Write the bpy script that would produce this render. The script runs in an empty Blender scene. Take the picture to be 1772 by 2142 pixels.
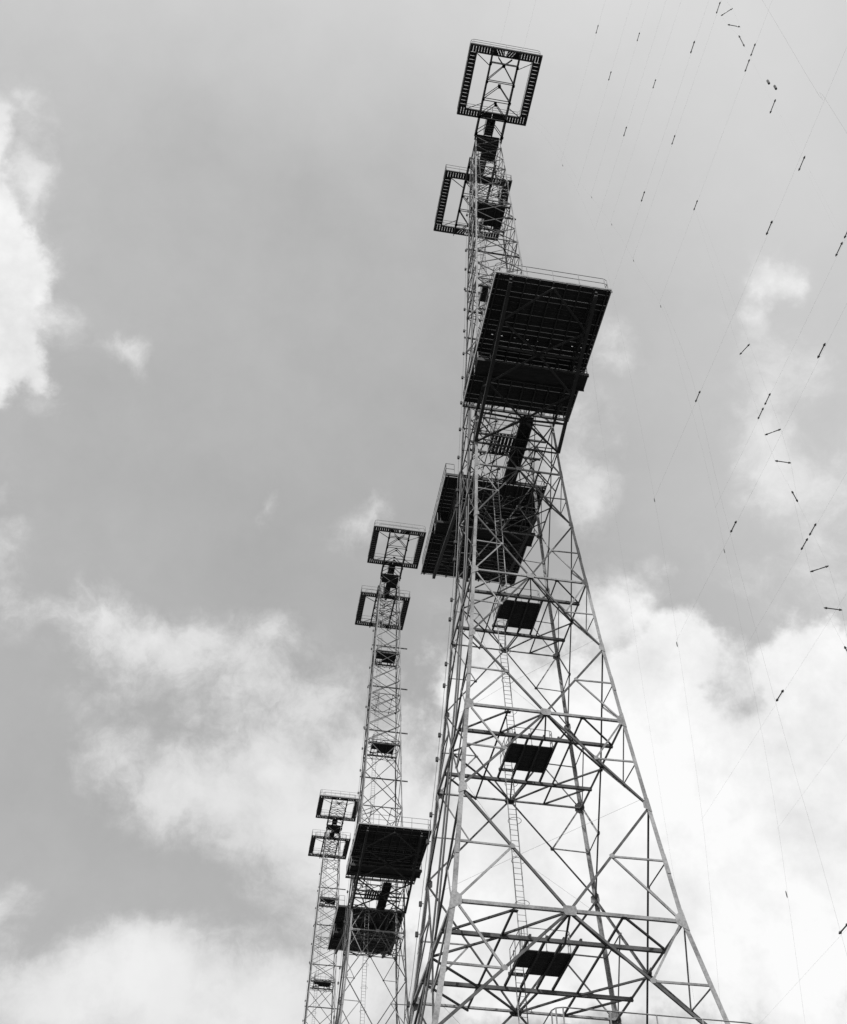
import bpy, math, random
from mathutils import Vector, Matrix
random.seed(7)
C = bpy.context.scene.collection
SC = bpy.context.scene

# ------------------------------------------------------------------ materials (monochrome photograph: neutral greys)
def nd(nt, t, **kw):
    n = nt.nodes.new(t)
    for k, v in kw.items(): setattr(n, k, v)
    return n
def math_node(nt, op, a, b=None, c=None, clamp=False):
    n = nd(nt, 'ShaderNodeMath', operation=op, use_clamp=clamp)
    for i, v in enumerate((a, b, c)):
        if v is None: continue
        if isinstance(v, (int, float)): n.inputs[i].default_value = v
        else: nt.links.new(v, n.inputs[i])
    return n.outputs[0]
def material(name, lo, hi, rough=0.6, metal=0.0, scale=2.0, scale2=25.0, bump=0.0, stretch=(1, 1, 1)):
    m = bpy.data.materials.new(name); m.use_nodes = True; nt = m.node_tree
    b = nt.nodes['Principled BSDF']
    tc = nd(nt, 'ShaderNodeTexCoord'); mp = nd(nt, 'ShaderNodeMapping'); mp.inputs['Scale'].default_value = stretch
    nt.links.new(tc.outputs['Object'], mp.inputs['Vector'])
    n1 = nd(nt, 'ShaderNodeTexNoise'); n1.inputs['Scale'].default_value = scale; n1.inputs['Detail'].default_value = 6
    n2 = nd(nt, 'ShaderNodeTexNoise'); n2.inputs['Scale'].default_value = scale2; n2.inputs['Detail'].default_value = 4
    nt.links.new(mp.outputs[0], n1.inputs['Vector']); nt.links.new(mp.outputs[0], n2.inputs['Vector'])
    s = math_node(nt, 'ADD', math_node(nt, 'MULTIPLY', n1.outputs['Fac'], 0.6), math_node(nt, 'MULTIPLY', n2.outputs['Fac'], 0.4))
    r = nd(nt, 'ShaderNodeValToRGB')
    r.color_ramp.elements[0].position = 0.38; r.color_ramp.elements[0].color = (lo, lo, lo, 1)
    r.color_ramp.elements[1].position = 0.62; r.color_ramp.elements[1].color = (hi, hi, hi, 1)
    nt.links.new(s, r.inputs[0]); nt.links.new(r.outputs[0], b.inputs['Base Color'])
    b.inputs['Roughness'].default_value = rough; b.inputs['Metallic'].default_value = metal
    if bump:
        bp = nd(nt, 'ShaderNodeBump'); bp.inputs['Strength'].default_value = bump; bp.inputs['Distance'].default_value = 0.02
        nt.links.new(n2.outputs['Fac'], bp.inputs['Height']); nt.links.new(bp.outputs[0], b.inputs['Normal'])
    return m
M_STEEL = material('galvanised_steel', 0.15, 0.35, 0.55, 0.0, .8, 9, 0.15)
M_BRACE = material('dark_grey_steel', 0.03, 0.11, 0.6, 0.0, 1.5, 30, 0.15)  # darker grey for diagonals, upper horizontals and a few beams
M_DARK = material('near_black_steel', 0.018, 0.045, 0.6, 0.0, 1.5, 20)  # near-black grey for inner and under-deck steel, gallery edge and small fittings
M_WOOD = material('creosoted_boards', 0.010, 0.035, 0.85, 0.0, 2.0, 30, 0.2, (1, 6, 1))
M_FASCIA = material('pale_edge_board', 0.25, 0.42, 0.7, 0.0, 2.0, 25)
M_WIRE = material('weathered_copper_wire', 0.12, 0.2, 0.6)
M_PORC = material('dark_glazed_porcelain', 0.05, 0.10, 0.3)
M_CONC = material('concrete', 0.25, 0.4, 0.9, 0.0, 1.0, 15, 0.2)
M_GRASS = material('rough_grass', 0.03, 0.07, 0.95, 0.0, 0.05, 1.3)

# ------------------------------------------------------------------ mesh helpers
class MB:
    def __init__(self): self.v = []; self.f = []
    def prism(self, prof0, prof1):
        n = len(prof0); b = len(self.v)
        self.v += [tuple(p) for p in prof0] + [tuple(p) for p in prof1]
        for i in range(n):
            j = (i + 1) % n
            self.f.append((b + i, b + j, b + n + j, b + n + i))
        self.f.append(tuple(b + i for i in reversed(range(n)))); self.f.append(tuple(b + n + i for i in range(n)))
    def bar(self, P, Q, w, h=None, up=(0, 0, 1)):
        P = Vector(P); Q = Vector(Q); h = h or w
        u = (Q - P)
        if u.length < 1e-6: return
        u.normalize(); up = Vector(up)
        if abs(u.dot(up)) > 0.97: up = Vector((0, 1, 0))
        e = u.cross(up).normalized(); g = e.cross(u)
        o = [(-w/2, -h/2), (w/2, -h/2), (w/2, h/2), (-w/2, h/2)]
        self.prism([P + e*a + g*b for a, b in o], [Q + e*a + g*b for a, b in o])
    def tube(self, pts, r, n=6):
        pts = [Vector(p) for p in pts]
        rings = []
        for i, p in enumerate(pts):
            a = pts[max(0, i-1)]; b = pts[min(len(pts)-1, i+1)]
            u = (b - a).normalized(); up = Vector((0, 0, 1)) if abs(u.z) < 0.9 else Vector((0, 1, 0))
            e = u.cross(up).normalized(); g = e.cross(u)
            rr = r[i] if isinstance(r, (list, tuple)) else r
            rings.append([p + e*rr*math.cos(2*math.pi*k/n) + g*rr*math.sin(2*math.pi*k/n) for k in range(n)])
        b0 = len(self.v)
        for rg in rings: self.v += [tuple(q) for q in rg]
        for i in range(len(rings)-1):
            for k in range(n):
                l = (k+1) % n; a = b0 + i*n; c = a + n
                self.f.append((a+k, a+l, c+l, c+k))
        self.f.append(tuple(b0 + k for k in reversed(range(n)))); e0 = b0 + (len(rings)-1)*n
        self.f.append(tuple(e0 + k for k in range(n)))
    def angle(self, P, Q, nrm, w, d, t, side=-1, off=0.0):
        # an L section: one flange in the face plane, one turned inwards along its edge
        P = Vector(P); Q = Vector(Q); nrm = Vector(nrm); u = (Q - P).normalized()
        e = nrm.cross(u).normalized(); nn = u.cross(e).normalized()
        if nn.dot(nrm) < 0: nn = -nn
        if e.z * side < 0: e = -e          # e points to the side that carries the inward flange
        o = [(-w/2, 0), (w/2, 0), (w/2, -d), (w/2 - t, -d), (w/2 - t, -t), (-w/2, -t)]
        self.prism([P + e*a + nn*(b - off) for a, b in o], [Q + e*a + nn*(b - off) for a, b in o])
    def plate(self, poly, nrm, t):
        nrm = Vector(nrm)
        self.prism([Vector(p) for p in poly], [Vector(p) + nrm*t for p in poly])
    def box(self, x0, x1, y0, y1, z0, z1):
        self.prism([(x0, y0, z0), (x1, y0, z0), (x1, y1, z0), (x0, y1, z0)], [(x0, y0, z1), (x1, y0, z1), (x1, y1, z1), (x0, y1, z1)])
    def join(self, o):
        b = len(self.v); self.v += o.v; self.f += [tuple(i + b for i in f) for f in o.f]
    def build(self, name, mat, parent=None, smooth=False):
        me = bpy.data.meshes.new(name); me.from_pydata(self.v, [], self.f); me.update()
        import bmesh as _b
        bm = _b.new(); bm.from_mesh(me); _b.ops.recalc_face_normals(bm, faces=bm.faces); bm.to_mesh(me); bm.free()
        me.materials.append(mat)
        if smooth:
            for p in me.polygons: p.use_smooth = True
        o = bpy.data.objects.new(name, me); C.objects.link(o)
        if parent: o.parent = parent
        return o
def empty(name, loc, label, cat, group=None):
    o = bpy.data.objects.new(name, None); C.objects.link(o); o.location = loc; o.empty_display_size = 1
    o['label'] = label; o['category'] = cat
    if group: o['group'] = group
    return o
def copy_tree(o, parent=None):
    c = o.copy(); C.objects.link(c)
    if parent: c.parent = parent
    for ch in list(o.children): copy_tree(ch, c)
    return c

# ------------------------------------------------------------------ ground
g = MB(); g.prism([(-3000, -3000, -1), (3000, -3000, -1), (3000, 3000, -1), (-3000, 3000, -1)], [(-3000, -3000, 0), (3000, -3000, 0), (3000, 3000, 0), (-3000, 3000, 0)])
go = g.build('ground', M_GRASS); go['kind'] = 'structure'

# ------------------------------------------------------------------ the lattice tower
HZ = [(0, 10.2), (8, 8.3), (13.5, 7.15), (19.3, 6.08), (25.2, 5.05), (31.1, 4.5), (36.2, 4.05), (41.2, 3.65), (46.2, 3.33), (51.2, 3.0), (56, 2.8), (61.2, 2.65),
      (65.9, 2.45), (70.5, 2.27), (74.9, 2.1), (79.5, 1.97), (81.8, 1.92), (84.1, 1.87), (86.3, 1.8), (88.6, 1.74), (90.8, 1.68), (93.1, 1.61), (95.4, 1.55), (97.7, 1.48),
      (99.9, 1.42), (102.1, 1.35), (104.4, 1.26), (106.6, 1.18)]
def H(z):
    for (a, p), (b, q) in zip(HZ, HZ[1:]):
        if z <= b: return p + (q - p)*(z - a)/(b - a)
    return HZ[-1][1]
def lerp_tab(tab, z):
    for (a, p), (b, q) in zip(tab, tab[1:]):
        if z <= b: return p + (q - p)*(z - a)/(b - a)
    return tab[-1][1]
SZ = [(0, .16), (25, .14), (36, .125), (46, .105), (56, .098), (66, .09), (75, .082), (80, .072), (107, .062)]     # section of bracing
LZ = [(0, .24), (25, .20), (46, .165), (61, .155), (80, .13), (107, .10)]                                          # leg flange
size = lambda z: lerp_tab(SZ, z)
FACES = [((0, -1, 0), (1, 0, 0)), ((1, 0, 0), (0, 1, 0)), ((0, 1, 0), (-1, 0, 0)), ((-1, 0, 0), (0, -1, 0))]
def fp(face, s, z):          # point on a face: s from -1 (left leg) to 1 (right leg)
    n, t = Vector(face[0]), Vector(face[1]); h = H(z)
    return n*h + t*(h*s) + Vector((0, 0, z))

T = empty('lattice_tower', (0, 0, 0), 'largest, nearest steel lattice tower with splayed legs and a big square deck', 'tower', 'row of lattice towers')
pend = []            # (size key, name, MB, material) : the braces, split into the biggest hundred and the rest

# legs
for sx in (-1, 1):
    for sy in (-1, 1):
        mb = MB(); prev = None
        for i, (z, h) in enumerate(HZ):
            w = lerp_tab(LZ, z); t = w*0.13
            o = [(0, 0), (-sx*w, 0), (-sx*w, -sy*t), (-sx*t, -sy*t), (-sx*t, -sy*w), (0, -sy*w)]
            ring = [(sx*h + a, sy*h + b, z) for a, b in o]
            if prev: mb.prism(prev, ring)
            prev = ring
        # gusset plates on both outer faces at every bracing node
        for z, big in [(13.5, 1), (19.3, .8), (25.2, 1), (31.1, .8), (36.2, 1), (41.2, .8), (46.2, 1), (51.2, .8), (56, 1), (61.2, .9), (65.9, .8), (70.5, .8), (74.9, .7), (79.5, .9), (86.3, .9), (93.1, .9), (99.9, .8), (104.4, .6)]:
            k = size(z)*2.6*big
            lean = (H(z + 1) - H(z - 1))/2
            for ax in (0, 1):
                pts = []
                for dz, inn in [(1.5, 0.0), (.55, 1.15), (-.55, 1.25), (-1.3, .0)]:
                    a = sx*(H(z + dz*k) - inn*k) if ax == 0 else sx*H(z + dz*k)
                    b = sy*H(z + dz*k) if ax == 0 else sy*(H(z + dz*k) - inn*k)
                    pts.append((a, b, z + dz*k))
                nrm = (0, sy, 0) if ax == 0 else (sx, 0, 0)
                mb.plate([Vector(p) + Vector(nrm)*0.004 for p in pts], nrm, 0.014)
        # splice plates with a little step
        for z in (28, 38.7, 48.7, 58.5, 68, 77, 83, 90, 97):
            w = lerp_tab(LZ, z)
            for dz in (0,):
                a0 = (sx*H(z) , sy*H(z), z); h0, h1 = H(z - .5), H(z + .5)
                mb.plate([(sx*(h0 - .01), sy*(h0 + .006), z - .5), (sx*(h0 - w*.8), sy*(h0 + .006), z - .5), (sx*(h1 - w*.8), sy*(h1 + .006), z + .5), (sx*(h1 - .01), sy*(h1 + .006), z + .5)], (0, sy, 0), .016)
                mb.plate([(sx*(h0 + .006), sy*(h0 - .01), z - .5), (sx*(h0 + .006), sy*(h0 - w*.8), z - .5), (sx*(h1 + .006), sy*(h1 - w*.8), z + .5), (sx*(h1 + .006), sy*(h1 - .01), z + .5)], (sx, 0, 0), .016)
        leg = mb.build('leg', M_STEEL, T)
        f = MB(); a, b = sx*10.2, sy*10.2
        f.prism([(a - 1.5, b - 1.5, -.4), (a + 1.5, b - 1.5, -.4), (a + 1.5, b + 1.5, -.4), (a - 1.5, b + 1.5, -.4)], [(a - .8, b - .8, .5), (a + .8, b - .8, .5), (a + .8, b + .8, .5), (a - .8, b + .8, .5)])
        f.build('footing', M_CONC, leg)

def seg_between(P, Q, a, b):   # shorten
    P = Vector(P); Q = Vector(Q); u = (Q - P).normalized(); return P + u*a, Q - u*b

BIGH = [13.5, 25.2, 36.2, 46.2, 56, 65.9]
MIDS = [(3.5, 19.3), (19.3, 31.1), (31.1, 41.2), (41.2, 51.2), (51.2, 61.2), (61.2, 70.5)]
UPH = [70.5, 79.5, 86.3, 93.1, 99.9, 106.4]
for face in FACES:
    n, t = Vector(face[0]), Vector(face[1])
    # horizontals with a star-shaped centre gusset
    for z in BIGH + UPH:
        w = size(z)*1.05
        mb = MB(); P, Q = fp(face, -1, z), fp(face, 1, z)
        P, Q = seg_between(P, Q, .05, .05)
        mb.angle(P, Q, n, w, w*.9, w*.12, side=-1, off=.02)
        if z in BIGH:
            c = fp(face, 0, z); k = size(z)*1.9
            oc = [(-1, .75), (1, .75), (1.15, .2), (1.15, -.3), (.8, -.85), (-.8, -.85), (-1.15, -.3), (-1.15, .2)]
            mb.plate([c + t*(a*k) + Vector((0, 0, b*k)) + n*.006 for a, b in oc], n, .016)
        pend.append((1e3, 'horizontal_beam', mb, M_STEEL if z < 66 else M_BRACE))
    for z in (58.2, 61.0):
        w = size(z)*.9; mb = MB(); P, Q = seg_between(fp(face, -1, z), fp(face, 1, z), .05, .05); mb.angle(P, Q, n, w, w*.9, w*.14, off=.022)
        pend.append((900, 'horizontal_beam', mb, M_BRACE))
    # big crossed diagonals through the centre of each horizontal
    for zc, (z0, z1) in zip(BIGH, MIDS):
        c = fp(face, 0, zc); w = size(zc)*.8
        for s in (-1, 1):
            mb = MB(); A, B = fp(face, -s, z1), fp(face, s, z0)
            o = .035 if s < 0 else .05
            a1, a2 = seg_between(A, c, .1, .0); b1, b2 = seg_between(c, B, .0, .1)
            mb.angle(a1, a2, n, w, w*.85, w*.12, side=-1, off=o); mb.angle(b1, b2, n, w, w*.85, w*.12, side=-1, off=o)
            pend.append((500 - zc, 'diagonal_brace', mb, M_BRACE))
        # secondary bracing: a strut and a short diagonal to the middle of every arm
        for s in (-1, 1):
            for zm, upd in ((z1, 1), (z0, -1)):
                node = (fp(face, s, zm) + c)/2
                zn = node.z; ws = size(zn)*.62
                node = node - n*.06
                mb = MB()
                mb.angle(node, fp(face, s*.985, zn), n, ws, ws*.8, ws*.15, off=.01)
                q = fp(face, s*.97, zc)
                mb.angle(node, q + (node - q).normalized()*.3, n, ws*1.1, ws*.8, ws*.15, off=.0)
                kk = ws*1.5
                mb.plate([node + t*(a*kk) + Vector((0, 0, b*kk)) + n*.03 for a, b in [(-1, .2), (0, 1), (1, .3), (.8, -.8), (-.6, -.9)]], n, .012)
                pend.append((200 - zn, 'secondary_brace', mb, M_STEEL))
    # tall crosses 70.5 - 79.5, then short crosses up the mast
    zs = [70.5, 74.9, 79.5, 81.8, 84.1, 86.3, 88.6, 90.8, 93.1, 95.4, 97.7, 99.9, 102.1, 104.4, 106.4]
    for z0, z1 in zip(zs, zs[1:]):
        for s in (-1, 1):
            mb = MB(); w = size(z0)*.95
            A, B = fp(face, -s*.97, z1), fp(face, s*.97, z0)
            mb.angle(A, B, n, w, w*.8, w*.15, side=-1, off=.03 if s < 0 else .045)
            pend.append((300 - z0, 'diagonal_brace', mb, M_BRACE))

# plan bracing at the horizontal levels
REST = [13.5, 25.2, 36.2, 46.2, 79.5, 93.1]
for z in BIGH + [58.2, 61.0, 63.6] + UPH[:-1]:
    h = H(z) - .06; ws = size(z)*.58; yb = h*.49; x2 = h*.47
    zz = z - .02
    L = []
    for sy in (-1, 1):
        L += [((0, sy*h), (-x2, sy*yb)), ((0, sy*h), (x2, sy*yb)), ((-h, sy*yb), (-x2, sy*h)), ((h, sy*yb), (x2, sy*h))]
        if z < 60: L += [((0, sy*h), (-.35, sy*yb)), ((0, sy*h), (.45, sy*yb))]
    for sx in (-1, 1):
        L += [((sx*x2, -h), (sx*x2, h)), ((sx*h, 0), (sx*x2, -yb)), ((sx*h, 0), (sx*x2, yb))]
    for i, ((a, b), (c, d)) in enumerate(L):
        mb = MB(); dz = -.07*(i % 3)
        mb.bar((a, b, zz + dz), (c, d, zz + dz), ws, ws*1.1)
        if i < 4 or z > 60:
            k = ws*1.4
            mb.box(c - k, c + k, d - k, d + k, zz + dz - .085, zz + dz - .07)
        pend.append((100 - z, 'plan_brace', mb, M_DARK))

groups = {}
for it in pend: groups.setdefault(it[1], []).append(it)
for nm, its in groups.items():
    its.sort(key=lambda q: -q[0])
    for it in its[:96]: it[2].build(nm, it[3], T)
    if len(its) > 96:
        mb = MB()
        for it in its[96:]: mb.join(it[2])
        o = mb.build(nm, its[96][3], T); o['kind'] = 'stuff'

# ------------------------------------------------------------------ railings, decks
def railing(paths, posts=1.6, hgt=1.1, r=.022):
    mb = MB()
    for path in paths:
        pts = [Vector(p) for p in path]
        for k in (1.0, .52):
            mb.tube([p + Vector((0, 0, hgt*k)) for p in pts], r, 6)
        for a, b in zip(pts, pts[1:]):
            d = (b - a).length; nseg = max(1, round(d/posts))
            for i in range(nseg + (1 if (b - pts[-1]).length < 1e-6 else 0)):
                p = a.lerp(b, i/nseg) if d > .5 else a
                mb.tube([p, p + Vector((0, 0, hgt))], r*1.15, 6)
                mb.box(p.x - .05, p.x + .05, p.y - .05, p.y + .05, p.z, p.z + .03)
    return mb
def rounded(pts, rad=.3):
    out = [pts[0]]
    for a, b, c in zip(pts, pts[1:], pts[2:]):
        a, b, c = Vector(a), Vector(b), Vector(c)
        out += [b + (a - b).normalized()*rad, b + ((a - b).normalized() + (c - b).normalized())*rad*.3, b + (c - b).normalized()*rad]
    return out + [pts[-1]]

def solid_deck(z, ya, yb, w, s, root_z, gallery=True):
    """closed plank deck cantilevered from the tower towards s*y; root_z = where the bracket's lower chord meets the legs"""
    Y = lambda y: s*y
    th = .045; mb = MB()
    y = yb - .1; k = 0; pitch = .365
    while y - pitch > ya + .2:
        gap = random.choice((.014, .022, .027, .031))
        if k == 11: gap = .06
        wx = w - .03 + random.uniform(-.02, .02)
        y0, y1 = sorted((Y(y), Y(y - pitch + gap)))
        dz = random.uniform(-.004, .004)
        mb.box(-wx, wx, y0, y1, z + dz, z + th + dz)
        if k == 11:                                             # the one wide gap is blocked but for a row of small openings
            xb = -w + .12
            while xb < w - .3:
                wd = random.choice((.5, .6, .72)); mb.box(xb, min(xb + wd, w - .1), min(Y(y - pitch + gap), Y(y - pitch - .02)), max(Y(y - pitch + gap), Y(y - pitch - .02)), z + .047, z + .085); xb += wd + .11
        y -= pitch; k += 1
    deck = mb.build('platform_deck', M_WOOD, T)
    f = MB()                                                    # pale edge boards round the deck
    y0, y1 = sorted((Y(yb - .05), Y(yb)))
    f.box(-w, w, y0, y1, z - .02, z + .11)
    yl0, yl1 = sorted((Y(ya + .06), Y(yb - .052)))
    f.box(-w, -w + .05, yl0, yl1, z - .17, z + .10); f.box(w - .05, w, yl0, yl1, z - .17, z + .10)
    f.build('edge_board', M_FASCIA, deck)
    e = MB(); y0, y1 = sorted((Y(ya - .06), Y(ya + .055))); e.box(-w, w, y0, y1, z - .17, z + .03)
    e.build('end_beam', M_DARK, deck)
    for i in range(9):
        x = -w + .25 + i*(2*w - .5)/8
        j = MB(); y0, y1 = sorted((Y(ya + .06), Y(yb - .06))); j.box(x - .04, x + .04, y0, y1, z - .17, z - .006); j.build('joist', M_DARK, deck)
    gx = H(z); hr = H(root_z)
    tip = yb - .25
    lowz = lambda y: root_z + (z - .45 - root_z)*(y - hr)/(tip - hr)
    gxl = lambda y: hr + (gx - hr)*(y - hr)/(tip - hr)
    nodes = [tip, tip - (tip - hr)*.23, tip - (tip - hr)*.62, hr]
    for sx in (-1, 1):
        b = MB()
        b.bar((sx*gx, Y(H(z) - .1), z - .28), (sx*gx, Y(tip + .1), z - .28), .14, .2)
        b.bar((sx*hr, Y(hr), root_z), (sx*gx, Y(tip), z - .5), .2, .22)
        for i, yy in enumerate(nodes[1:3] + [tip - (tip - hr)*.42, tip - (tip - hr)*.81]):
            b.bar((sx*gxl(yy), Y(yy), lowz(yy)), (sx*gx, Y(yy), z - .28), .08)
            b.bar((sx*gxl(yy), Y(yy), lowz(yy)), (sx*gx, Y(yy - 1.7), z - .28), .07)
        b.build('bracket_girder', M_DARK, deck)
    cs = [(tip - (tip - hr)*.40), (tip - (tip - hr)*.82)]
    def lp(sxv, yy): return Vector((sxv*gxl(yy), Y(yy), lowz(yy)))
    br = [((0, nodes[0]), (-1, nodes[1])), ((0, nodes[0]), (1, nodes[1]))]
    for c, (na, nb) in zip(cs, [(nodes[1], nodes[2]), (nodes[2], nodes[3])]):
        for sx in (-1, 1):
            br += [((sx, na), (0, c)), ((0, c), (sx, nb)), ((sx, c + .1), (0, c))]
    for i, ((a, b_), (c, d)) in enumerate(br):
        q = MB(); P, Q = lp(a, b_), lp(c, d); dz = Vector((0, 0, .02*(i % 3)))
        q.bar(P + dz, Q + dz, .11, .09)
        if c == 0: q.box(-.22, .22, min(Y(d - .2), Y(d + .2)), max(Y(d - .2), Y(d + .2)), Q.z - .075, Q.z - .06)
        q.build('bracket_brace', M_DARK, deck)
    zr = z + .1
    pth = rounded([(-w + .06, Y(ya + .1), zr), (-w + .06, Y(yb - .05), zr), (w - .06, Y(yb - .05), zr), (w - .06, Y(ya + .1), zr)])
    path2 = [(-w + .06, Y(ya + .1), zr), (-H(z) - .3, Y(ya + .1), zr)]
    path3 = [(w - .06, Y(ya + .1), zr), (H(z) + .3, Y(ya + .1), zr)]
    railing([pth, path2, path3]).build('railing', M_STEEL, deck)
    if gallery:
        gz = z - 1.25; g0, g1 = sorted((Y(6.52), Y(7.65))); q = MB()
        q.box(-3.55, 3.58, g0, g1, gz, gz + .06)
        for yy in (g0, g1): q.box(-3.56, 3.59, yy - .03, yy + .03, gz - .12, gz + .09)
        ga = q.build('gallery', M_WOOD, deck)
        q = MB()
        for x in (-3.3, -1.7, 0, 1.7, 3.3):
            for yy in (g0 + .05, g1 - .05): q.bar((x, yy, gz + .05), (x, yy, z - .1), .05)
        q.build('hanger', M_DARK, deck)
        q = MB(); q.box(-3.57, 3.6, Y(7.7) - .02, Y(7.7) + .02, gz - .1, gz + .16); q.build('gallery_edge', M_DARK, deck)
        for xe, xi in ((-3.52, -2.7), (3.55, 2.7)):
            railing([[(xe, Y(6.55), gz + .06), (xe, Y(7.6), gz + .06), (xi, Y(7.6), gz + .06)]], 1.1, .9).build('gallery_railing', M_STEEL, deck)
    return deck

def frame_deck(z, ya, yb, w, s):
    """open rectangular walkway ring on two cantilever girders at the mast head"""
    Y = lambda y: s*y
    ww = .74; th = .055; mb = MB()
    def b(x0, x1, y0, y1):
        y0, y1 = sorted((Y(y0), Y(y1))); dz = random.uniform(-.003, .003); mb.box(x0, x1, y0, y1, z + dz, z + th + dz)
    gap = .044; nb = 15; pitch = (yb - ya - 2*ww)/nb
    for sx in (-1, 1):                                        # side walkways: boards across
        for i in range(nb):
            y = ya + ww + i*pitch; b(*sorted((sx*(w - ww), sx*(w - .07))), y + .003, y + pitch - gap)
    for (yy0, yy1, diag) in ((ya + .07, ya + ww, False), (yb - ww, yb - .07, True)):
        for sx in (-1, 1):
            x = w - .07
            for i in range(7):
                b(*sorted((sx*x, sx*(x - .26 + .042))), yy0, yy1); x -= .26
            if diag:
                b(*sorted((sx*x, sx*1.0)), yy0, yy1)
                # boards laid on the slant towards the middle
                xs = 1.0
                tri = [(sx*1.0, yy0), (sx*1.0, yy1), (sx*.97, yy1), (sx*.55, yy0)]
                def para(p):
                    lo = [(a, Y(c), z) for a, c in p]; hi = [(a, Y(c), z + th) for a, c in p]; mb.prism(lo, hi)
                para(tri)
                for k in range(3):
                    x1 = .92 - k*.26; x0 = x1 - .42
                    if x0 - .2 < .01:
                        para([(sx*x1, yy1), (sx*max(.005, x1 - .2), yy1), (sx*.005, yy1 - .3), (sx*.005, yy0 + .12), (sx*max(.02, x0), yy0)]) if False else None
                    para([(sx*x1, yy1), (sx*max(.01, x1 - .2), yy1), (sx*max(.008, x0 - .2), yy0), (sx*max(.02, x0), yy0)])
            else:
                b(*sorted((sx*x, sx*.02)), yy0, yy1)
    deck = mb.build('ring_walkway', M_WOOD, T)
    f = MB()
    def frame(xa, xb, y0, y1, t_, z0, z1):
        for yy in (y0, y1):
            q0, q1 = sorted((Y(yy - t_/2), Y(yy + t_/2))); f.box(xa - t_/2, xb + t_/2, q0, q1, z0, z1)
        q0, q1 = sorted((Y(y0 + t_/2), Y(y1 - t_/2)))
        for xx in (xa, xb): f.box(xx - t_/2, xx + t_/2, q0, q1, z0, z1)
    frame(-w + .07, w - .07, ya + .07, yb - .07, .13, z - .13, z - .006)
    frame(-w + ww - .06, w - ww + .06, ya + ww - .06, yb - ww + .06, .12, z - .125, z - .008)
    f.build('walkway_bearer', M_DARK, deck)
    e = MB(); q0, q1 = sorted((Y(yb), Y(yb + .03))); e.box(-w, w, q0, q1, z - .02, z + .12)
    for sx in (-1, 1):
        x0, x1 = sorted((sx*w, sx*(w + .03))); q0, q1 = sorted((Y(ya), Y(yb - .01))); e.box(x0, x1, q0, q1, z - .02, z + .12)
    e.build('edge_board', M_FASCIA, deck)
    zr = z + th
    o_ = rounded([(-w + .05, Y(ya + .05), zr), (-w + .05, Y(yb - .05), zr), (w - .05, Y(yb - .05), zr), (w - .05, Y(ya + .05), zr)], .25)
    wi = w - ww + .08
    i_ = rounded([(0, Y(ya + ww - .06), zr), (-wi, Y(ya + ww - .06), zr), (-wi, Y(yb - ww + .06), zr), (wi, Y(yb - ww + .06), zr), (wi, Y(ya + ww - .06), zr), (0, Y(ya + ww - .06), zr)], .25)
    railing([o_, i_, [(-w + .05, Y(ya + .05), zr), (-.6, Y(ya + .05), zr)], [(w - .05, Y(ya + .05), zr), (.6, Y(ya + .05), zr)]], 1.55).build('railing', M_STEEL, deck)
    # two girders, each a top and a bottom chord
    gx = 1.26; rz = z - 1.0
    zl = lambda y: rz + (z - .42 - rz)*(y - 1.2)/(yb - .2 - 1.2)
    for sx in (-1, 1):
        b_ = MB(); b_.bar((sx*gx, Y(1.1), z - .22), (sx*gx, Y(yb - .1), z - .22), .13, .13); b_.bar((sx*gx, Y(1.1), rz), (sx*gx, Y(yb - .2), z - .44), .15, .15)
        for i in range(5):
            yy = 1.6 + i*1.65
            b_.bar((sx*gx, Y(yy), zl(yy)), (sx*gx, Y(yy), z - .22), .07); b_.bar((sx*gx, Y(yy), zl(yy)), (sx*gx, Y(yy + 1.6), z - .22), .05)
            for k in (-.12, .12): b_.box(sx*gx - .13, sx*gx + .13, min(Y(yy), Y(yy + .25)), max(Y(yy), Y(yy + .25)), zl(yy) - .1, zl(yy) - .085)
        b_.build('bracket_girder', M_DARK, deck)
    br = []
    for lvl in (0, 1):
        Z = (lambda y: z - .24) if lvl else zl
        cx = 8.25
        for sx in (-1, 1):
            br += [((sx*.65, yb - ww, Z), (0, cx, Z)), ((0, cx, Z), (sx*gx, 6.75, Z))]
            for ap, lg in ((6.35, 5.05), (4.65, 3.4), (2.9, 1.7)):
                br += [((0, ap, Z), (sx*gx, lg, Z))]
        for yy in (8.4, 6.7, 4.95, 3.3): br += [((-gx, yy, Z), (gx, yy, Z))]
        if lvl:
            for sx in (-1, 1):
                br += [((sx*gx, 8.0, Z), (sx*(w - ww), yb - ww - .02, Z)), ((sx*gx, 4.4, Z), (sx*(w - ww), ya + ww, Z))]
    for i, ((a, c, Z), (d, e_, Z2)) in enumerate(br):
        q = MB(); dz = .015*(i % 3); q.bar((a, Y(c), Z(c) + dz), (d, Y(e_), Z2(e_) + dz), .065, .055)
        if a == 0: q.box(-.14, .14, min(Y(c - .13), Y(c + .13)), max(Y(c - .13), Y(c + .13)), Z(c) - .05, Z(c) - .04)
        q.build('bracket_brace', M_DARK, deck)
    return deck

solid_deck(61.4, 3.07, 13.27, 3.6, -1, 58.2)
solid_deck(61.4, 3.07, 13.27, 3.6, 1, 58.2)
solid_deck(16.2, 7.1, 13.3, 3.45, -1, 14.0, False)
solid_deck(16.2, 7.1, 13.3, 3.45, 1, 14.0, False)
frame_deck(106.7, 2.87, 9.65, 3.35, -1)
frame_deck(106.7, 2.87, 9.65, 3.35, 1)

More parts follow.
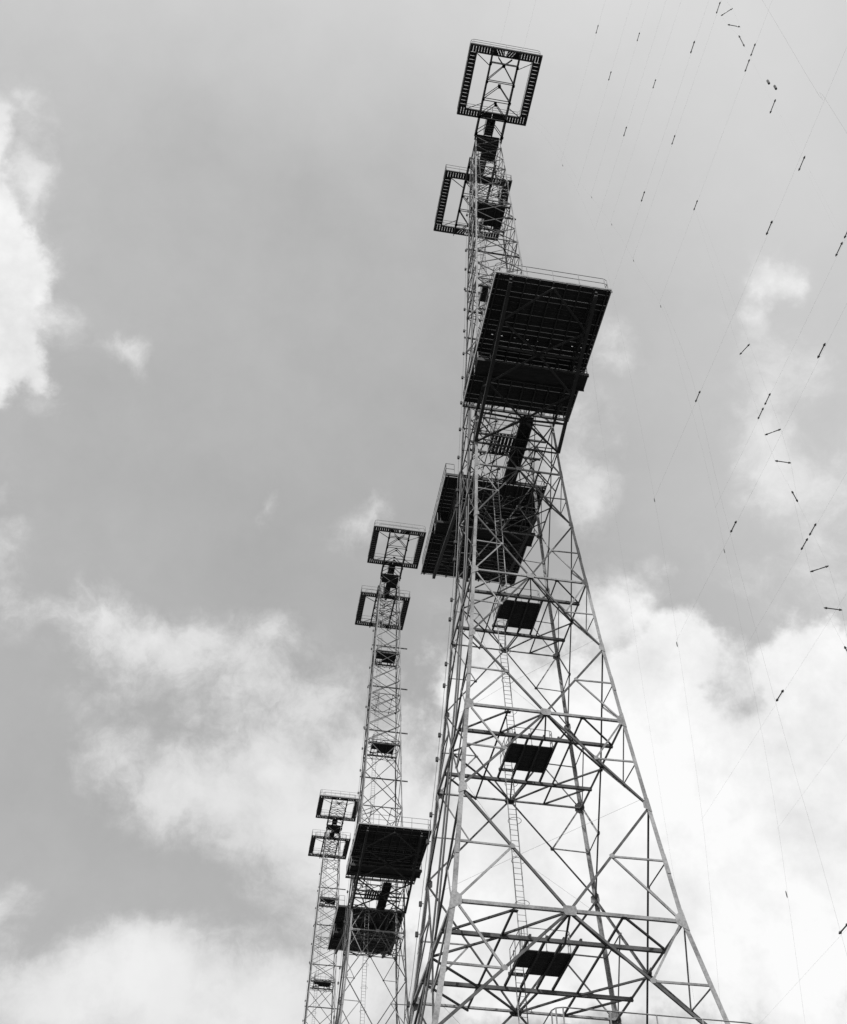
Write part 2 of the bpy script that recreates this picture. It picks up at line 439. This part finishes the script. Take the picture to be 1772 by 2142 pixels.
# ------------------------------------------------------------------ rest platforms inside the tower
def rest_platform(z, x0, x1, y0, y1, hole, yb):
    zt = z + .30; mb = MB(); hx, hy = hole
    n = max(4, int((y1 - y0)/.2)); st = (y1 - y0)/n
    for i in range(n):
        a = y0 + i*st; b = a + st - .006
        xx = hx if b > hy + .02 else x0
        mb.box(xx, x1, a, b, zt, zt + .04)
    d = mb.build('rest_platform', M_WOOD, T)
    for i in range(4):
        x = x0 + .06 + i*(x1 - x0 - .12)/3
        j = MB(); j.box(x - .05, x + .05, -yb - .05, yb + .05, zt - .11, zt - .004); j.build('joist', M_DARK, d)
    for sy in (-1, 1):
        h = H(z); j = MB(); j.box(-h + .05, h - .05, sy*yb - .045, sy*yb + .045, z + .02, zt - .112)
        j.box(-h + .05, h - .05, sy*yb - .08, sy*yb + .08, z + .005, z + .02); j.build('support_beam', M_BRACE, d)
    t = MB(); t.box(x0 - .05, hx, y1 - .05, y1 + .05, zt - .1, zt + .03); t.build('hatch_trimmer', M_DARK, d)
    railing([rounded([(x0 + .05, y1 - .1, zt + .04), (x0 + .05, y0 + .04, zt + .04), (x1 - .05, y0 + .04, zt + .04), (x1 - .05, y0 + .5, zt + .04)], .15)], .9, 1.05, .02).build('railing', M_STEEL, d)
for z in (13.5, 25.2, 36.2, 46.2):
    rest_platform(z - .2, -1.16, 1.24, -1.0, 1.3, (-.42, .74), H(z)*.49)
rest_platform(79.4, -1.28, 1.4, -1.17, .98, (-.5, .45), 1.25)
rest_platform(93.0, -1.25, 1.22, -1.28, 1.0, (-.45, .37), 1.2)
# level with the big decks: a slatted landing and the gangway that joins the two decks
mb = MB()
x = -1.2
while x < .42:
    mb.box(x, x + .2, -1.3, .45, 61.1, 61.14); x += .245
sl = mb.build('slatted_landing', M_WOOD, T)
for yy in (-1.2, -.4, .36):
    q = MB(); q.box(-2.5, 2.5, yy - .05, yy + .05, 60.95, 61.09); q.build('support_beam', M_DARK, sl)
railing([rounded([(-1.15, .4, 61.14), (-1.15, -1.25, 61.14), (.3, -1.25, 61.14)], .15)], .9, 1.05, .02).build('railing', M_STEEL, sl)
mb = MB()
for i in range(3): mb.box(.42 + i*.27, .42 + i*.27 + .265, -3.0, 3.0, 61.16, 61.2)
gw = mb.build('gangway', M_WOOD, T)
q = MB()
for xx in (.42, 1.2): q.box(xx - .04, xx + .04, -3.0, 3.0, 60.96, 61.15)
q.build('bearer', M_DARK, gw)
railing([[(.44, -2.9, 61.2), (.44, 2.9, 61.2)], [(1.2, -2.9, 61.2), (1.2, 2.9, 61.2)]], 1.4, 1.05, .02).build('railing', M_STEEL, gw)
# mast head floor and its narrow gangways
mb = MB(); y = -1.3
while y < 1.0:
    mb.box(-1.12 if y < .2 else -.3, 1.15, y, y + .27, 106.5, 106.54); y += .285
hd = mb.build('masthead_floor', M_WOOD, T)
for s in (-1, 1):
    mb = MB(); y = 1.32
    while y < 2.9:
        a, b = sorted((s*y, s*(y + .235))); mb.box(-.4, .37, a, b, 106.56, 106.6); y += .25
    a, b = sorted((s*1.2, s*2.9))
    for xx in (-.4, .37): mb.box(xx - .035, xx + .035, a, b, 106.4, 106.555)
    mb.build('gangway', M_WOOD, hd)
    for xx in (-.4, .37): railing([[(xx, s*1.3, 106.6), (xx, s*2.9, 106.6)]], 1.2, 1.0, .02).build('gangway_railing', M_STEEL, hd)

# ------------------------------------------------------------------ ladders from landing to landing
lv = [(.3, None), (13.7, 0), (25.4, 0), (36.4, 0), (46.4, 0), (61.1, 1), (70.4, 2), (79.7, 3), (86.2, 2), (93.3, 3), (106.5, 4)]
for (za, _), (zb, kb) in zip(lv, lv[1:]):
    top_y = {0: 1.12, 1: .62, 2: .3, 3: .75, 4: .5}[kb]; xa, xb = -.86, -.76
    bot_y = -.55 if za < 60 else -.35
    A = Vector((xa, bot_y, za)); B = Vector((xb, top_y, zb + .9)); mb = MB(); u = B - A
    for sx in (-.2, .2): mb.bar(A + Vector((sx, 0, 0)), B + Vector((sx, 0, 0)), .035, .07, (0, 1, 0))
    nr = int(u.length/.32)
    for i in range(1, nr):
        p = A + u*(i/nr); mb.tube([p + Vector((-.2, 0, 0)), p + Vector((.2, 0, 0))], .013, 5)
    ld = mb.build('ladder', M_STEEL, T)
    k = 1
    while 2.4*k < u.length - 1:
        p = A + u*(2.4*k/u.length); pts = []
        for a in range(-10, 11):
            th = a/10*math.radians(118); pts.append(p + Vector((.33*math.sin(th), -.28 - .33*math.cos(th) + .0, 0)))
        q = MB(); q.tube([p + Vector((-.2, 0, 0))] + pts + [p + Vector((.2, 0, 0))], .014, 5); q.build('ladder_hoop', M_STEEL, ld)
        k += 1
for zc in (19.6, 30.6, 41.0):
    yy = -.55 + 1.67*((zc - (25.4 if zc > 25 else 13.7)) % 11)/11.9
    for sx, sy in ((-1, -1), (1, -1), (-1, 1), (1, 1)):
        zl = zc + (1.0 if sy < 0 else -.3); q = MB(); q.tube([(-.82, yy, zc), (sx*(H(zl) - .1), sy*(H(zl) - .1), zl)], .006, 4); q.build('stay_wire', M_WIRE, T)

# ------------------------------------------------------------------ cable with clamps up the back left leg, and the outrigger beams
q = MB(); q.tube([(-H(z) - .13, H(z) + .05, z) for z in range(2, 104, 3)], .014, 6); cab = q.build('feeder_cable', M_WIRE, T)
z = 4.0; k = 0
while z < 103:
    h = H(z); q = MB(); q.box(-h - .23, -h - .08, h - .02, h + .13, z - .12, z + .12); q.build('cable_clamp', M_DARK, cab)
    q = MB(); q.bar((-h - .1, h + .0, z), (-h + .02, h + .0, z), .03); q.build('clamp_bracket', M_DARK, cab)
    z += (1.55, 3.35)[k % 2] if z < 60 else 3.0; k += 1
for f_ in (-.08, .14):
    q = MB(); q.tube([(-H(z) + .1, f_*H(z), z) for z in range(2, 105, 3)], .05, 8); q.build('conduit', M_DARK, T)
for z in (77, 83.6, 90.1, 96.5):
    h = H(z); q = MB(); q.bar((-h - .15, h + .1, z), (h + 1.4, h + .1, z), .11, .12); q.build('outrigger_beam', M_BRACE, T)

# ------------------------------------------------------------------ the two towers behind
for y, x, lab in ((61.96, -.01, 'middle steel lattice tower, its big square deck just left of the largest tower'), (124.575, -.12, 'smallest, farthest lattice tower, leftmost in the photo, behind the middle tower')):
    c = copy_tree(T); c.location = (x, y, 0); c['label'] = lab

# ------------------------------------------------------------------ aerial curtain in front of the nearest tower
def dumbbell(mb, c, d, L=.55):
    c = Vector(c); d = Vector(d).normalized(); st = c - d*L/2
    pr = [(0, .008), (.05, .022), (.15, .04), (.17, .034), (.18, .018), (.5, .017), (.82, .018), (.83, .034), (.85, .04), (.95, .022), (1, .008)]
    mb.tube([st + d*(L*a) for a, _ in pr], [r for _, r in pr], 8)
X1, X2, Y1, YC = .5, 3.06, -24.75, -31.75; YE = 2*YC - Y1
ROW = [71.35, 64.45, 57.44, 50.56, 35.28, 28.37, 21.55, 14.69]
HAL1 = [(-2.9, 106.5), (-7.2, 100.5), (-11.28, 88.97), (-14.81, 76.86), (-17.46, 65.8), (-19.06, 57.49), (-19.61, 50.32), (-19.6, 35.89), (-18.65, 24.09), (-17.34, 17.09), (-13, .2)]
HAL2 = [(-2.9, 106.5), (-4.53, 104.91), (-9.04, 91.73), (-12.45, 77.39), (-15.28, 67.36), (-16.92, 61.12), (-18.3, 54.56), (-19.5, 49.5), (-19.65, 43.56), (-19.6, 36.31), (-18.67, 24.41), (-17.29, 17.01), (-13.5, .2)]
def yat(hal, z):
    for (a, p), (b, q) in zip(hal, hal[1:]):
        if q <= z <= p: return a + (b - a)*(p - z)/(p - q)
ordn = ['first', 'second', 'third', 'fourth', 'fifth', 'sixth', 'seventh', 'eighth']
for ci, (X, hal) in enumerate(((X1, HAL1), (X2, HAL2))):
    for k, z in enumerate(ROW):
        y0 = yat(hal, z); q = MB()
        q.tube([(X, y0 + (2*YC - 2*y0)*i/8, z - .12*math.sin(math.pi*i/8)) for i in range(9)], .0013, 4)
        w = q.build('aerial_wire', M_WIRE)
        w['label'] = 'thin aerial wire with dumbbell insulators, %s from top of the %s hanging curtain' % (ordn[k], ('left', 'right')[ci]); w['category'] = 'wire'; w['group'] = 'aerial wires'
        for j, y in enumerate((Y1, YC, YE)):
            dbl = ci == 1 and (k >= 4 or j == 1)
            for o in ((-.34, .34) if dbl else (0,)):
                m = MB(); dumbbell(m, (X, y + o, z - .02), (0, 1, 0), .54 if not dbl else .56); m.build('insulator', M_PORC, w, True)
def rope(name, pts, r, lab, cat='rope', grp='ropes and feeders hanging from the nearest tower'):
    # smooth the polyline a little
    P = [Vector(p) for p in pts]; out = []
    for i in range(len(P) - 1):
        p0, p1, p2, p3 = P[max(0, i-1)], P[i], P[i+1], P[min(len(P)-1, i+2)]
        for t in (0, .25, .5, .75):
            out.append(.5*((2*p1) + (p2 - p0)*t + (2*p0 - 5*p1 + 4*p2 - p3)*t*t + (3*p1 - p0 - 3*p2 + p3)*t**3))
    out.append(P[-1]); q = MB(); q.tube(out, r, 5); o = q.build(name, M_WIRE); o['label'] = lab; o['category'] = cat; o['group'] = grp; return o
def beads(o, X, hal, zs):
    for z in zs:
        m = MB(); y = yat(hal, z); m.tube([(X, y, z + .12), (X, y, z + .06), (X, y, z - .06), (X, y, z - .12)], [.008, .02, .02, .008], 6); m.build('shackle', M_PORC, o)
h1 = rope('halyard', [(X1, a, b) for a, b in HAL1], .0017, 'long drooping halyard holding the left ends of the left curtain of wires'); beads(h1, X1, HAL1, (70.5, 50.4, 35.2, 28.2))
h2 = rope('halyard', [(X2, a, b) for a, b in HAL2], .0017, 'long drooping halyard holding the left ends of the right curtain of wires'); beads(h2, X2, HAL2, (71, 64, 57.2, 50.2, 33, 19.5))
rope('halyard', [(X2, -19.6, 50), (X2, -20.4, 43.1), (X2, -20.1, 34.5), (X2, -20.1, 23.4), (X2, -20.25, 18.1), (X2, -20.3, .2)], .0022, 'faint straight rope running down close beside the right drooping halyard')
rope('halyard', [(X2, -33.2, 79), (X2, -33.6, 62), (X2, -33.77, 51.63), (X2, -33.8, 41.91), (X2, -34.0, 38.5), (X2, -34.2, .2)], .0028, 'rope crossing the upper right corner of the photo')
rope('halyard', [(3.4, -10.5, 61.2), (3.4, -8.85, 58.67), (3.4, -8.65, 40.66), (3.4, -8.51, 31.52), (3.4, -8.4, .2)], .002, 'short rope falling from the big square deck of the nearest tower')
for xx, lab in ((-.7, 'left of two ropes rising out of the photo from the nearest tower top frame'), (1.5, 'right of two ropes rising out of the photo from the nearest tower top frame')):
    rope('triatic_rope', [(xx, -9.7, 106.8), (xx, -20, 105.6), (xx, -31, 105.2), (xx, -42, 105.6), (xx, -52.3, 106.8)], .0026, lab)
def feeder(X, Y, z0, z1, sp, lab):
    q = MB(); zs = [z for z, a in sp]
    for sgn in (-1, 1):
        pts = [(X + sgn*.1, Y, z0)]
        for z, a in sp: pts.append((X + sgn*.29*math.cos(math.radians(a)), Y + sgn*.29*math.sin(math.radians(a)), z))
        pts.append((X + sgn*.1, Y, z1)); q.tube(pts, .0022, 4)
    o = q.build('feeder_line', M_WIRE); o['label'] = lab; o['category'] = 'wire'; o['group'] = 'ropes and feeders hanging from the nearest tower'
    for z, a in sp:
        m = MB(); dumbbell(m, (X, Y, z), (math.cos(math.radians(a)), math.sin(math.radians(a)), 0), .6); m.build('spreader', M_PORC, o, True)
    return o
f1 = feeder(X2, YC, 71, 36, [(63.1, -45), (60.9, 0), (59.4, 45), (55.9, -45), (54.2, 0), (52.4, 45)], 'twisted pair of feeder wires with spreaders, in the top right of the photo')
for dx, dz in ((-.08, .35), (.12, -.1)):
    m = MB(); m.tube([(X2 + .35 + dx, YC, 47.9 + dz), (X2 + .35 + dx, YC, 47.6 + dz)], .05, 8); m.build('upright_insulator', M_PORC, f1)  # short upright porcelain insulators beside the feeder pair
for z in (45.6, 40.7):
    m = MB(); dumbbell(m, (X2 - .1, YC, z), (0, 1, 0), .6); m.build('insulator', M_PORC, f1, True)
feeder(X2, Y1, 50, 14.7, [(38.9, -70), (33.75, -38), (32.1, 0), (30.3, 48), (26.9, -38), (25.2, 0), (23.5, 48)], 'twisted pair of feeder wires with spreaders, along the right side of the photo')

# ------------------------------------------------------------------ camera (solved from the photograph)
cam = bpy.data.cameras.new('camera'); co = bpy.data.objects.new('camera', cam); C.objects.link(co)
r = Vector((0.9852752830109365, -0.17075915204066763, 0.00859817899739361)); u = Vector((-0.13040821396655725, -0.7180259248860005, 0.6836903311599898)); d = Vector((0.11057266578034416, 0.6747444576919146, 0.7297215923873107))
CAMP = Vector((-13.5175, -48.2412, 1.7)); F = 2382.714
co.matrix_world = Matrix(((r.x, u.x, -d.x, CAMP.x), (r.y, u.y, -d.y, CAMP.y), (r.z, u.z, -d.z, CAMP.z), (0, 0, 0, 1)))
cam.sensor_fit = 'HORIZONTAL'; cam.sensor_width = 36; cam.lens = F/1772*36; cam.clip_start = .1; cam.clip_end = 10000
SC.camera = co

# ------------------------------------------------------------------ light
SUN_EL, to_sun = math.radians(54), Vector((-.60, -.80, 0)).normalized()
sd = Vector((to_sun.x*math.cos(SUN_EL), to_sun.y*math.cos(SUN_EL), math.sin(SUN_EL)))
sun = bpy.data.lights.new('sun', 'SUN'); so = bpy.data.objects.new('sun', sun); C.objects.link(so)
so.rotation_euler = sd.to_track_quat('Z', 'Y').to_euler(); sun.energy = 2.9; sun.angle = math.radians(.5); sun.color = (1, 1, 1)

# ------------------------------------------------------------------ sky with clouds
W = bpy.data.worlds.new('World'); SC.world = W; W.use_nodes = True; nt = W.node_tree; nt.nodes.clear()
out = nd(nt, 'ShaderNodeOutputWorld'); bg = nd(nt, 'ShaderNodeBackground'); bg.inputs['Strength'].default_value = .15
nt.links.new(bg.outputs[0], out.inputs[0])
sky = nd(nt, 'ShaderNodeTexSky', sky_type='NISHITA'); sky.sun_disc = False; sky.sun_elevation = SUN_EL; sky.sun_rotation = math.atan2(to_sun.x, to_sun.y)
sky.air_density = 1.0; sky.dust_density = .5
tc = nd(nt, 'ShaderNodeTexCoord')
sep = nd(nt, 'ShaderNodeSeparateColor'); nt.links.new(sky.outputs[0], sep.inputs[0])
# panchromatic film: one grey value from the three channels
grey = math_node(nt, 'SUBTRACT', math_node(nt, 'MULTIPLY', sep.outputs[2], 1.02), math_node(nt, 'MULTIPLY', sep.outputs[0], .60))
sz = nd(nt, 'ShaderNodeSeparateXYZ'); nt.links.new(tc.outputs['Generated'], sz.inputs[0])
def noise(scale, detail, rough, off=(0, 0, 0), vec=None):
    mp = nd(nt, 'ShaderNodeMapping'); mp.inputs['Location'].default_value = off; nt.links.new(vec or tc.outputs['Generated'], mp.inputs['Vector'])
    n = nd(nt, 'ShaderNodeTexNoise'); n.inputs['Scale'].default_value = scale; n.inputs['Detail'].default_value = detail; n.inputs['Roughness'].default_value = rough
    nt.links.new(mp.outputs[0], n.inputs['Vector']); return n
def vadd(a, b, k):
    s1 = nd(nt, 'ShaderNodeVectorMath', operation='SUBTRACT'); nt.links.new(b, s1.inputs[0]); s1.inputs[1].default_value = (.5, .5, .5)
    s2 = nd(nt, 'ShaderNodeVectorMath', operation='SCALE'); nt.links.new(s1.outputs[0], s2.inputs[0]); s2.inputs['Scale'].default_value = k
    s3 = nd(nt, 'ShaderNodeVectorMath', operation='ADD'); nt.links.new(a, s3.inputs[0]); nt.links.new(s2.outputs[0], s3.inputs[1]); return s3.outputs[0]
wv = vadd(tc.outputs['Generated'], noise(8, 3, .5).outputs['Color'], .045)
wv = vadd(wv, noise(24, 5, .6, (3, 1, 2)).outputs['Color'], .026)
def pixdir(px, py):
    return (d + r*((px - 886)/F) - u*((py - 1071)/F)).normalized()
def blob(px, py, rx, ry, wt):
    d0 = pixdir(px, py); e1 = (pixdir(px + 5, py) - pixdir(px - 5, py)); e1 = (e1 - d0*e1.dot(d0)).normalized(); e2 = d0.cross(e1)
    k = d0.dot(d)
    R = Matrix((e1, e2, d0)).transposed()
    mp = nd(nt, 'ShaderNodeMapping', vector_type='TEXTURE'); mp.inputs['Location'].default_value = d0; mp.inputs['Rotation'].default_value = R.to_euler()
    mp.inputs['Scale'].default_value = (rx/F*k, ry/F*k, 1.0); nt.links.new(wv, mp.inputs['Vector'])
    g_ = nd(nt, 'ShaderNodeTexGradient', gradient_type='SPHERICAL'); nt.links.new(mp.outputs[0], g_.inputs[0])
    return math_node(nt, 'MULTIPLY', g_.outputs['Fac'], wt)
HARD = [  # billowing clouds: direction (as photo pixels), angular radii, weight
 (-30, 200, 75, 90, 1.0), (-40, 350, 85, 190, 1.2), (-10, 480, 110, 130, 1.1), (45, 560, 105, 95, 1.1), (20, 620, 110, 110, .9), (-20, 660, 110, 150, 1.1), (20, 740, 100, 80, .9), (-10, 800, 100, 80, 1.0), (75, 815, 45, 55, .5), (60, 690, 70, 60, .4),
 (1360, 1370, 90, 95, 1.1), (1450, 1345, 110, 80, 1.1), (1400, 1450, 150, 140, 1.2), (1310, 1490, 150, 150, 1.0), (1250, 1440, 90, 90, .6), (1500, 1560, 150, 130, .7),
 (1600, 1390, 110, 80, .9), (1680, 1360, 120, 95, 1.2), (1750, 1400, 110, 110, 1.1), (1690, 1500, 170, 150, 1.3), (1740, 1650, 260, 260, 1.5), (1560, 1740, 300, 230, 1.4), (1330, 1680, 300, 230, 1.3), (1100, 1640, 260, 260, 1.2), (1250, 1900, 420, 260, 1.3), (1620, 2000, 380, 330, 1.3), (1000, 1900, 260, 340, 1.2), (980, 1430, 150, 160, .7), (1150, 1420, 150, 170, .8),
 (1290, 1265, 110, 70, .6), (1190, 1010, 70, 110, .55),
 (1610, 560, 55, 60, .45), (1660, 590, 55, 40, .45), (1590, 650, 65, 60, .55), (1625, 690, 40, 50, .3), (1580, 890, 60, 70, .4), (1615, 985, 70, 80, .5), (1650, 940, 40, 50, .3),
 (60, 590, 85, 70, .6), (95, 690, 45, 40, .35), (60, 760, 60, 60, .4), (85, 825, 40, 45, .4),
]
SOFT = [  # torn and veiled cloud
 (-20, 1905, 110, 100, 1.0), (270, 1965, 150, 95, .6), (160, 2040, 270, 120, .9), (370, 2010, 220, 120, .8), (520, 2080, 280, 130, .8), (100, 2130, 380, 130, 1.0), (420, 2150, 380, 150, 1.0), (700, 2150, 250, 170, .9),
 (50, 250, 90, 170, .75), (70, 380, 80, 130, .6), (40, 180, 60, 50, .5), (110, 690, 90, 90, .6), (110, 560, 60, 130, .5), (90, 850, 90, 50, .4),
 (248, 735, 75, 50, .75), (290, 775, 50, 75, .5), (560, 1055, 38, 75, .8), (770, 1075, 80, 70, .7), (735, 1120, 90, 60, .5), (0, 1120, 80, 200, .38),
 (90, 1290, 170, 110, .36), (215, 1290, 130, 110, .55), (290, 1350, 180, 90, .6), (450, 1340, 190, 90, .6), (570, 1340, 90, 90, .55), (350, 1430, 300, 130, .5), (560, 1430, 230, 150, .5),
 (240, 1560, 100, 130, .75), (330, 1660, 190, 130, .8), (480, 1690, 230, 130, .9), (430, 1580, 190, 130, .5), (600, 1580, 220, 190, .8), (760, 1620, 230, 280, 1.0), (640, 1760, 260, 150, .9), (850, 1750, 200, 300, 1.0), (780, 2000, 250, 300, .7), (620, 1920, 200, 120, .4),
 (1625, 560, 85, 70, .9), (1670, 585, 70, 50, .9), (1580, 660, 85, 80, .95), (1600, 760, 130, 110, .5), (1640, 720, 120, 120, .4), (1570, 900, 110, 130, .8), (1620, 990, 110, 130, .9), (1600, 840, 150, 160, .4),
 (1270, 720, 90, 80, .6), (1300, 760, 90, 40, .3), (1215, 960, 110, 190, .9), (1230, 1080, 80, 120, .6), (1280, 1250, 150, 100, .8), (1390, 1185, 70, 45, .7), (1540, 1190, 110, 80, .35),
 (1550, 1440, 170, 150, .9), (1270, 1340, 130, 110, .8), (1770, 900, 140, 420, .5), (1700, 1150, 220, 260, .4), (1050, 1350, 200, 200, .7),
]
def total(bl):
    S = None
    for b_ in bl:
        o = blob(*b_); S = o if S is None else math_node(nt, 'ADD', S, o)
    return S
fb = math_node(nt, 'SUBTRACT', noise(26, 10, .62, (1.3, .2, .7)).outputs['Fac'], .5)
fb2 = math_node(nt, 'SUBTRACT', noise(7, 6, .55, (4.3, 2.2, .7)).outputs['Fac'], .5)
wisp = math_node(nt, 'SUBTRACT', noise(19, 11, .66, (.3, 5.2, 1.7), wv).outputs['Fac'], .5)
def maprange(v, a, b, c, e, smooth=True):
    m = nd(nt, 'ShaderNodeMapRange', interpolation_type='SMOOTHSTEP' if smooth else 'LINEAR')
    nt.links.new(v, m.inputs['Value'])
    for k, x in zip(('From Min', 'From Max', 'To Min', 'To Max'), (a, b, c, e)): m.inputs[k].default_value = x
    return m.outputs[0]
CLOUD = 4.2
SH, SS = total(HARD), total(SOFT)
DH = math_node(nt, 'ADD', SH, math_node(nt, 'ADD', math_node(nt, 'MULTIPLY', fb, 1.9), math_node(nt, 'MULTIPLY', fb2, .5)))
covh = math_node(nt, 'MULTIPLY', maprange(DH, .10, .82, 0, 1), maprange(SH, .0, .2, 0, 1))
glow = math_node(nt, 'MULTIPLY', math_node(nt, 'ADD', blob(1500, 1800, 900, 700, .27), blob(-20, 600, 260, 500, .13)), 1, clamp=True)
toneh = math_node(nt, 'MULTIPLY', math_node(nt, 'ADD', math_node(nt, 'ADD', math_node(nt, 'MULTIPLY', fb, .40), math_node(nt, 'MULTIPLY', fb2, .7)), math_node(nt, 'ADD', glow, .79)), CLOUD)
toneh = math_node(nt, 'MINIMUM', toneh, CLOUD*1.02)
DS = math_node(nt, 'ADD', SS, math_node(nt, 'ADD', math_node(nt, 'MULTIPLY', wisp, 2.3), math_node(nt, 'MULTIPLY', fb2, .5)))
covs = math_node(nt, 'MULTIPLY', maprange(DS, .05, 1.0, 0, 1), maprange(SS, .0, .3, 0, 1))
tones = math_node(nt, 'MULTIPLY', maprange(DS, .3, 1.7, .64, .85, True), math_node(nt, 'ADD', CLOUD, math_node(nt, 'MULTIPLY', math_node(nt, 'ADD', glow, math_node(nt, 'MULTIPLY', fb2, .4)), CLOUD)))
# thin high veil brightening parts of the clear sky
VE = [(1300, -100, 1000, 700, .75), (400, -250, 1100, 600, .5), (1750, 400, 800, 1100, .55), (1700, 1100, 600, 800, .3)]
V = None
for b_ in VE:
    o = blob(*b_); V = o if V is None else math_node(nt, 'ADD', V, o)
base = math_node(nt, 'MULTIPLY', math_node(nt, 'MULTIPLY', grey, math_node(nt, 'ADD', 1, math_node(nt, 'ADD', math_node(nt, 'MULTIPLY', fb2, .22), math_node(nt, 'MULTIPLY', wisp, .16)))), maprange(sz.outputs[2], .4, .85, .72, 1.02, False))
base = math_node(nt, 'ADD', base, math_node(nt, 'MULTIPLY', math_node(nt, 'SUBTRACT', CLOUD, base), math_node(nt, 'MULTIPLY', V, .55, clamp=True)))
def mix(a, b, f):
    return math_node(nt, 'ADD', math_node(nt, 'MULTIPLY', a, math_node(nt, 'SUBTRACT', 1, f)), math_node(nt, 'MULTIPLY', b, f))
fin = mix(mix(base, tones, covs), toneh, covh)
cmb = nd(nt, 'ShaderNodeCombineColor')
for i in range(3): nt.links.new(fin, cmb.inputs[i])
nt.links.new(cmb.outputs[0], bg.inputs['Color'])

SC.view_settings.view_transform = 'Standard'; SC.view_settings.look = 'None'; SC.view_settings.exposure = .6; SC.view_settings.gamma = 1
SC.render.film_transparent = False
